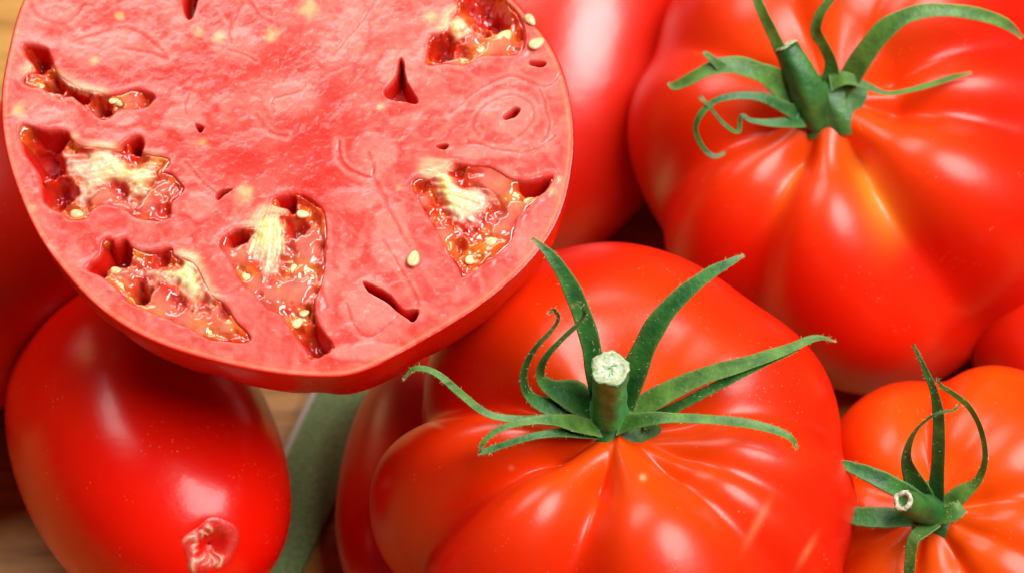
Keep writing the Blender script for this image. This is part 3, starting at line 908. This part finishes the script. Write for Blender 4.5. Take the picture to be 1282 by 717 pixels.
PALE = [(365, 125, 40, 28), (320, 178, 34, 20), (440, 40, 22, 50), (415, 70, 22, 22), (300, 60, 40, 30), (640, 140, 46, 36), (470, 195, 34, 40), (130, 60, 60, 34), (70, 20, 36, 20), (500, 90, 30, 36),
        (560, 75, 60, 18), (60, 145, 22, 14), (150, 150, 30, 12), (460, 380, 44, 40), (490, 300, 30, 50), (230, 150, 30, 22), (610, 190, 60, 12), (440, 250, 40, 20), (250, 260, 26, 20), (60, 320, 22, 16), (460, 440, 60, 14)]
CORE = [(380, 165, 60, 26), (410, 210, 44, 50), (350, 75, 50, 24), (300, 200, 60, 30), (390, 240, 30, 40), (230, 90, 60, 24), (420, 120, 24, 30)]

half_loc = cf - nF * 4.0
t6 = thing('halved_tomato', 'large tomato cut in half, its pink juicy cut face with seed pockets turned up', 'tomato', half_loc)

CAVP = {k: catmull(Z(v['cav'], *v['o']), len(v['cav']) * 3, True) for k, v in LOC.items()}
PLACP = {k: catmull(Z(v['plac'], *v['o']), len(v['plac']) * 3, True) for k, v in LOC.items()}
HOLP = [catmull(h, len(h) * 4, True) for h in HOLES]
LINP = [(catmull(l, len(l) * 4), wd, dp) for l, wd, dp in LINES]

def place(x, y, z):
    return cf + x[..., None] * eX + y[..., None] * eY + z[..., None] * nF

def make_flesh():
    nr, na = 300, 1300
    tt = np.linspace(0.0, 1.0, nr) ** 0.85
    tt[0] = 0.002
    an = np.linspace(-math.pi, math.pi, na, endpoint=False)
    T, A = np.meshgrid(tt, an, indexing='ij')
    Rm = rim(A)
    r = T * Rm
    x, y = r * np.cos(A), r * np.sin(A)
    redge = Rm - r
    wx = x + 0.05 * (fbm(x * 4, y * 4, 31) - 0.5)
    wy = y + 0.05 * (fbm(x * 4, y * 4, 41) - 0.5)
    z = 0.08 * (fbm(x * 0.9, y * 0.9, 3) - 0.5) + 0.03 * (fbm(x * 3.2, y * 3.2, 9) - 0.5) + 0.008 * (fbm(x * 12, y * 12, 12) - 0.5)
    z *= sst(0.0, 0.5, redge)
    # colour of the flesh
    pink = np.array((0.66, 0.070, 0.055))
    pale = np.array((0.76, 0.205, 0.165))
    core = np.array((0.66, 0.028, 0.018))
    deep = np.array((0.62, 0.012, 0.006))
    cream = np.array((0.88, 0.60, 0.24))
    n1 = fbm(x * 1.1 + 3, y * 1.1, 51)
    n2 = fbm(x * 5, y * 5, 61)
    # fine fibres that run outwards from the core
    fib = fbm(A * 26, r * 1.6, 71)
    C = pink + np.zeros(x.shape + (3,))
    def mix(C, k, f):
        return C * (1 - f[..., None]) + k * f[..., None]
    C = mix(C, pale, np.clip(2.0 * (n1 - 0.44), 0, 0.8))
    C = mix(C, pale, np.clip(1.8 * (fib - 0.48), 0, 0.6) * sst(0.6, 1.6, r))
    C = mix(C, core, np.clip(1.8 * (n2 - 0.50), 0, 0.55))
    ux, uy = x + 0.5 * (fbm(x * 1.5, y * 1.5, 151) - 0.5), y + 0.5 * (fbm(x * 1.5, y * 1.5, 161) - 0.5)
    n5 = fbm(ux * 1.5, uy * 1.5, 171, 3)
    rid = 1 - np.abs(2 * n5 - 1) * 2.2
    C = mix(C, pale, 0.34 * sst(0.45, 0.95, rid))
    C = mix(C, core, 0.30 * np.exp(-((rid - 0.42) / 0.16) ** 2))
    n6 = fbm(ux * 3.4 + 9, uy * 3.4, 181, 3)
    C = mix(C, np.array((0.78, 0.28, 0.22)), 0.30 * sst(0.55, 0.80, n6))
    for px, py, a, b in PALE:
        c = to_plane(px, py)
        q = ((x - c[0]) / (a * PX)) ** 2 + ((y - c[1]) / (b * PX)) ** 2
        q = np.sqrt(q) + 0.5 * (n2 - 0.5)
        f = 1 - sst(0.55, 1.1, q)
        C = mix(C, pale, 0.85 * f)
        edge = np.exp(-((q - 0.98) / 0.10) ** 2)
        C = mix(C, core, 0.30 * edge)
        z += 0.012 * f
    for px, py, a, b in CORE:
        c = to_plane(px, py)
        q = np.exp(-((x - c[0]) / (a * PX)) ** 2 - ((y - c[1]) / (b * PX)) ** 2)
        C = mix(C, core, np.clip(q * (0.6 + 0.8 * n1), 0, 0.9))
    for px, py, a in CREAM:
        c = to_plane(px, py)
        q = np.hypot(x - c[0], y - c[1]) / (a * PX) + 0.9 * (n2 - 0.5)
        C = mix(C, cream, 0.55 * (1 - sst(0.0, 1.0, q)))
    # pale specks
    sp = vnoise(x * 14, y * 14, 81)
    C = mix(C, np.array((0.9, 0.5, 0.36)), 0.2 * sst(0.86, 0.95, sp))
    for l, wd, dp in LINP:
        d = ldist(l, wx, wy)
        g = np.exp(-(d / wd) ** 2)
        z -= 0.22 * dp * g
        C = mix(C, np.array((0.72, 0.055, 0.035)), 0.62 * g)
        C = mix(C, pale, 0.45 * np.exp(-((d - 2.6 * wd) / (1.3 * wd)) ** 2))
    for p in HOLP:
        d = sdf(p, wx, wy)
        f = sst(-0.02, 0.09, d)
        z -= 0.55 * f
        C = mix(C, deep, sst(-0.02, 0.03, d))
    for k, p in CAVP.items():
        d = sdf(p, wx, wy, 0.8)
        f = sst(-0.03, 0.20, d)
        z = z * (1 - f) - 0.75 * f
        z += 0.012 * np.exp(-((d + 0.07) / 0.07) ** 2)
        C = mix(C, core, 0.55 * np.exp(-(np.minimum(d, 0) / 0.05) ** 2) * (d < 0))
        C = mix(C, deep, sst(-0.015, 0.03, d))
    for k, p in PLACP.items():
        d = sdf(p, wx, wy, 0.8)
        n3 = fbm(A * 40, r * 2.0, 91)
        C = mix(C, np.array((0.84, 0.52, 0.28)), np.clip(np.exp(-(np.minimum(d, 0) / 0.13) ** 2) * (0.2 + 1.2 * n3), 0, 0.8) * (z > -0.15))
    # the wall under the skin: a paler vascular line, then the red skin edge
    C = mix(C, np.array((0.84, 0.15, 0.07)), 0.35 * (1 - sst(0.06, 0.3, redge)))
    v = np.exp(-((redge - 0.085 - 0.04 * (n1 - 0.5)) / 0.025) ** 2)
    C = mix(C, np.array((0.90, 0.42, 0.20)), 0.25 * v)
    C = mix(C, np.array((0.72, 0.015, 0.005)), 1 - sst(0.018, 0.045, redge))
    z -= 0.012 * (1 - sst(0.0, 0.03, redge)) ** 2
    V = place(x, y, z).reshape(-1, 3)
    f = gridfaces(nr, na)
    ff = f.tolist()
    ff.append([k for k in range(na)])
    mesh('flesh', V, ff, M_flesh, t6, C.reshape(-1, 3), origin=parent_loc(t6))

def make_half_skin():
    na, nt_ = 500, 90
    an = np.linspace(-math.pi, math.pi, na, endpoint=False)
    tt = np.linspace(0, 1, nt_)
    T, A = np.meshgrid(tt, an, indexing='ij')
    Rm = rim(A)
    ph = T * math.pi / 2
    dep = 4.3 * np.sin(ph) ** 1.05
    prof = np.cos(ph) ** 0.75 + 0.012 * np.sin(np.minimum(T * 2.2, 1) * math.pi)
    lob = 1 - 0.03 * np.sin(ph) * (np.cos(7 * A + 0.6) ** 8)
    rr = (Rm + 0.004) * prof * lob
    z = -dep - 0.012
    V = place(rr * np.cos(A), rr * np.sin(A), z).reshape(-1, 3)
    f = gridfaces(nt_, na).tolist()
    f.append([(nt_ - 1) * na + k for k in range(na)])
    mesh('skin', V, f, M_half, t6, np.zeros((len(V), 3)), origin=parent_loc(t6))

def patch(name, poly, step, zf, cf_, mat, grow, thick=0.25):
    lo, hi = poly.min(0) - grow - step, poly.max(0) + grow + step
    gx = np.arange(lo[0], hi[0], step)
    gy = np.arange(lo[1], hi[1], step)
    x, y = np.meshgrid(gx, gy, indexing='ij')
    wx = x + 0.07 * (fbm(x * 5, y * 5, 131) - 0.5)
    wy = y + 0.07 * (fbm(x * 5, y * 5, 141) - 0.5)
    d = sdf(poly, wx, wy, 0.8)
    keep = (d > -grow) & (np.hypot(x, y) < rim(np.arctan2(y, x)) - 0.12)
    z = zf(x, y, d)
    C = cf_(x, y, d, z)
    V = place(x, y, z)
    idx = -np.ones(x.shape, int)
    idx[keep] = np.arange(keep.sum())
    a, b, c, e = idx[:-1, :-1], idx[1:, :-1], idx[1:, 1:], idx[:-1, 1:]
    ok = (a >= 0) & (b >= 0) & (c >= 0) & (e >= 0)
    f = np.stack([a[ok], b[ok], c[ok], e[ok]], -1)
    return mesh(name, V[keep], f, mat, t6, C[keep], origin=parent_loc(t6))

def make_locules():
    seeds_all = []
    for ki, (k, L) in enumerate(LOC.items()):
        ox, oy, s = L['o']
        cen = lambda q: to_plane(ox + q[0] / s, oy + q[1] / s)
        hol = [(cen(q), q[2] / s * PX) for q in L['holes']]
        gel = [(cen(q), q[2] / s * PX) for q in L['gel']]
        sed = [(cen(q), q[2] * PX * 0.5, q[3]) for q in L['seeds']]
        pl = PLACP[k]
        def gz(x, y, d):
            z = -0.11 + 0.14 * (fbm(x * 2.5, y * 2.5, 200 + ki) - 0.5) + 0.20 * (fbm(x * 5, y * 5, 210 + ki, 2) - 0.5) + 0.05 * (vnoise(x * 15, y * 15, 220 + ki) - 0.5)
            for c, r in gel:
                q = np.hypot(x - c[0], y - c[1])
                z = z + 0.12 * np.exp(-(q / r) ** 2)
            for c, r, _ in sed:
                q = np.hypot(x - c[0], y - c[1])
                z = np.maximum(z, -0.065 - 0.35 * q * q / r)
            for c, r in hol:
                q = np.hypot(x - c[0], y - c[1]) * (1 + 1.3 * (fbm(x * 4, y * 4, 230) - 0.5))
                z = z - (0.52 if r > 0.20 else 0.16) * (1 - sst(0.3, 1.15, q / r))
            z = z + 0.10 * np.exp(-((d - 0.03) / 0.05) ** 2)
            return np.minimum(z, -0.022)
        def gz2(x, y, d):
            return gz(x, y, d) - 0.10 * sst(-0.02, 0.10, sdf(pl, x, y, 0.5))
        def gc(x, y, d, z):
            base = np.array((0.58, 0.022, 0.006))
            amber = np.array((0.74, 0.20, 0.018))
            rosy = np.array((0.76, 0.24, 0.17))
            n = fbm(x * 5, y * 5, 240 + ki)
            C = base + np.zeros(x.shape + (3,))
            f = np.clip(2.0 * (n - 0.50), 0, 0.6)
            C = C * (1 - f[..., None]) + amber * f[..., None]
            for c, r, _ in sed:
                f = 0.8 * np.exp(-(np.hypot(x - c[0], y - c[1]) / (1.9 * r)) ** 2)
                C = C * (1 - f[..., None]) + amber * f[..., None]
            for c, r in gel:
                f = 0.6 * np.exp(-(np.hypot(x - c[0], y - c[1]) / (0.9 * r)) ** 2)
                C = C * (1 - f[..., None]) + rosy * f[..., None]
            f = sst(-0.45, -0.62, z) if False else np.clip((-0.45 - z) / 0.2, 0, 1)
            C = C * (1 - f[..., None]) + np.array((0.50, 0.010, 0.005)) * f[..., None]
            return C
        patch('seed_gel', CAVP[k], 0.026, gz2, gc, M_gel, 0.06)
        pcen = pl.mean(0)
        def fray(x, y, d):
            r, a = np.hypot(x, y), np.arctan2(y, x)
            return d + 0.15 * (fbm(a * 46, r * 1.5, 320 + ki, 2) - 0.5) + 0.10 * (fbm(x * 7, y * 7, 330 + ki, 2) - 0.5)
        rin = np.hypot(pl[:, 0], pl[:, 1]).min()
        rout = np.hypot(pl[:, 0], pl[:, 1]).max()
        def pz(x, y, d):
            r, a = np.hypot(x, y), np.arctan2(y, x)
            d = fray(x, y, d)
            u = (r - rin) / (rout - rin)
            fib = fbm(a * 40, r * 1.8, 300 + ki) - 0.5
            dc = sdf(CAVP[k], x, y, 0.8)
            low = np.where(dc > 0.02, gz(x, y, dc), 0.0)
            top = 0.02 - 0.12 * sst(0.3, 1.0, u)
            f = sst(-0.06, 0.26, d)
            return low * (1 - f) + top * f + 0.07 * fib + 0.03 * (fbm(x * 9, y * 9, 310) - 0.5) - 0.02 * (dc < 0.02)
        def pc(x, y, d, z):
            r, a = np.hypot(x, y), np.arctan2(y, x)
            d = fray(x, y, d)
            u = (r - rin) / (rout - rin)
            fib = fbm(a * 44, r * 1.8, 300 + ki)
            def mx(C, k, f):
                return C * (1 - f[..., None]) + np.array(k) * f[..., None]
            C = np.array((0.86, 0.62, 0.30)) + np.zeros(x.shape + (3,))
            C = mx(C, (0.90, 0.77, 0.60), np.clip(2.6 * (fib - 0.48), 0, 1))
            C = mx(C, (0.84, 0.62, 0.16), 0.8 * np.exp(-((u - 0.25) / 0.22) ** 2) * np.clip(2.4 * fbm(x * 5, y * 5, 77) - 0.7, 0, 1))
            C = mx(C, (0.84, 0.42, 0.24), np.clip(3.2 * (0.45 - fib), 0, 0.8) * (0.35 + 0.65 * sst(0.1, 0.6, u)))
            C = mx(C, (0.70, 0.30, 0.22), 0.75 * sst(0.4, 0.95, u + 0.3 * (fib - 0.5)))
            dc = sdf(CAVP[k], x, y, 0.8)
            und = np.where((dc > 0.02)[..., None], gc(x, y, dc, np.full(x.shape, -0.2)), np.array((0.76, 0.20, 0.14)))
            f = sst(-0.02, 0.22, d + 0.10 * (fib - 0.5))
            return und * (1 - f[..., None]) + C * f[..., None]
        patch('pale_tissue', pl, 0.022, pz, pc, M_plac, 0.05)
        for c, r, a in sed:
            seeds_all.append((c, r * 1.05, a, -0.085))
    for px, py, r, a in [(518, 325, 9, 1.4), (672, 56, 9, 0.6), (664, 27, 7, -0.9), (151 - 8, 128, 5, 0.4)]:
        seeds_all.append((to_plane(px, py), r * PX, a, 0.06))
    for k, (c, r, a, z0) in enumerate(seeds_all):
        nu, nv = 12, 16
        V, cl = [], []
        ca, sa = math.cos(a), math.sin(a)
        g = random.uniform(0.8, 1.1)
        for i in range(nu):
            th = math.pi * (i + 0.02) / (nu - 0.96)
            for j in range(nv):
                ph = 2 * math.pi * j / nv
                lx = r * 1.25 * math.cos(th)
                wd = r * 0.85 * math.sin(th) * (1 - 0.28 * math.cos(th))
                ly, lz = wd * math.cos(ph), 0.40 * wd * math.sin(ph) - 0.02 * math.cos(th)
                q = cf + (c[0] + lx * ca - ly * sa) * eX + (c[1] + lx * sa + ly * ca) * eY + (z0 + lz) * nF
                V.append(q)
                e = abs(math.cos(ph)) ** 4
                cl.append((0.78 * g, (0.55 - 0.12 * e) * g, (0.24 - 0.02 * e) * g))
        f = gridfaces(nu, nv).tolist()
        mesh('seed', V, f, M_seed, t6, np.array(cl), origin=parent_loc(t6))

make_flesh()
make_half_skin()
make_locules()
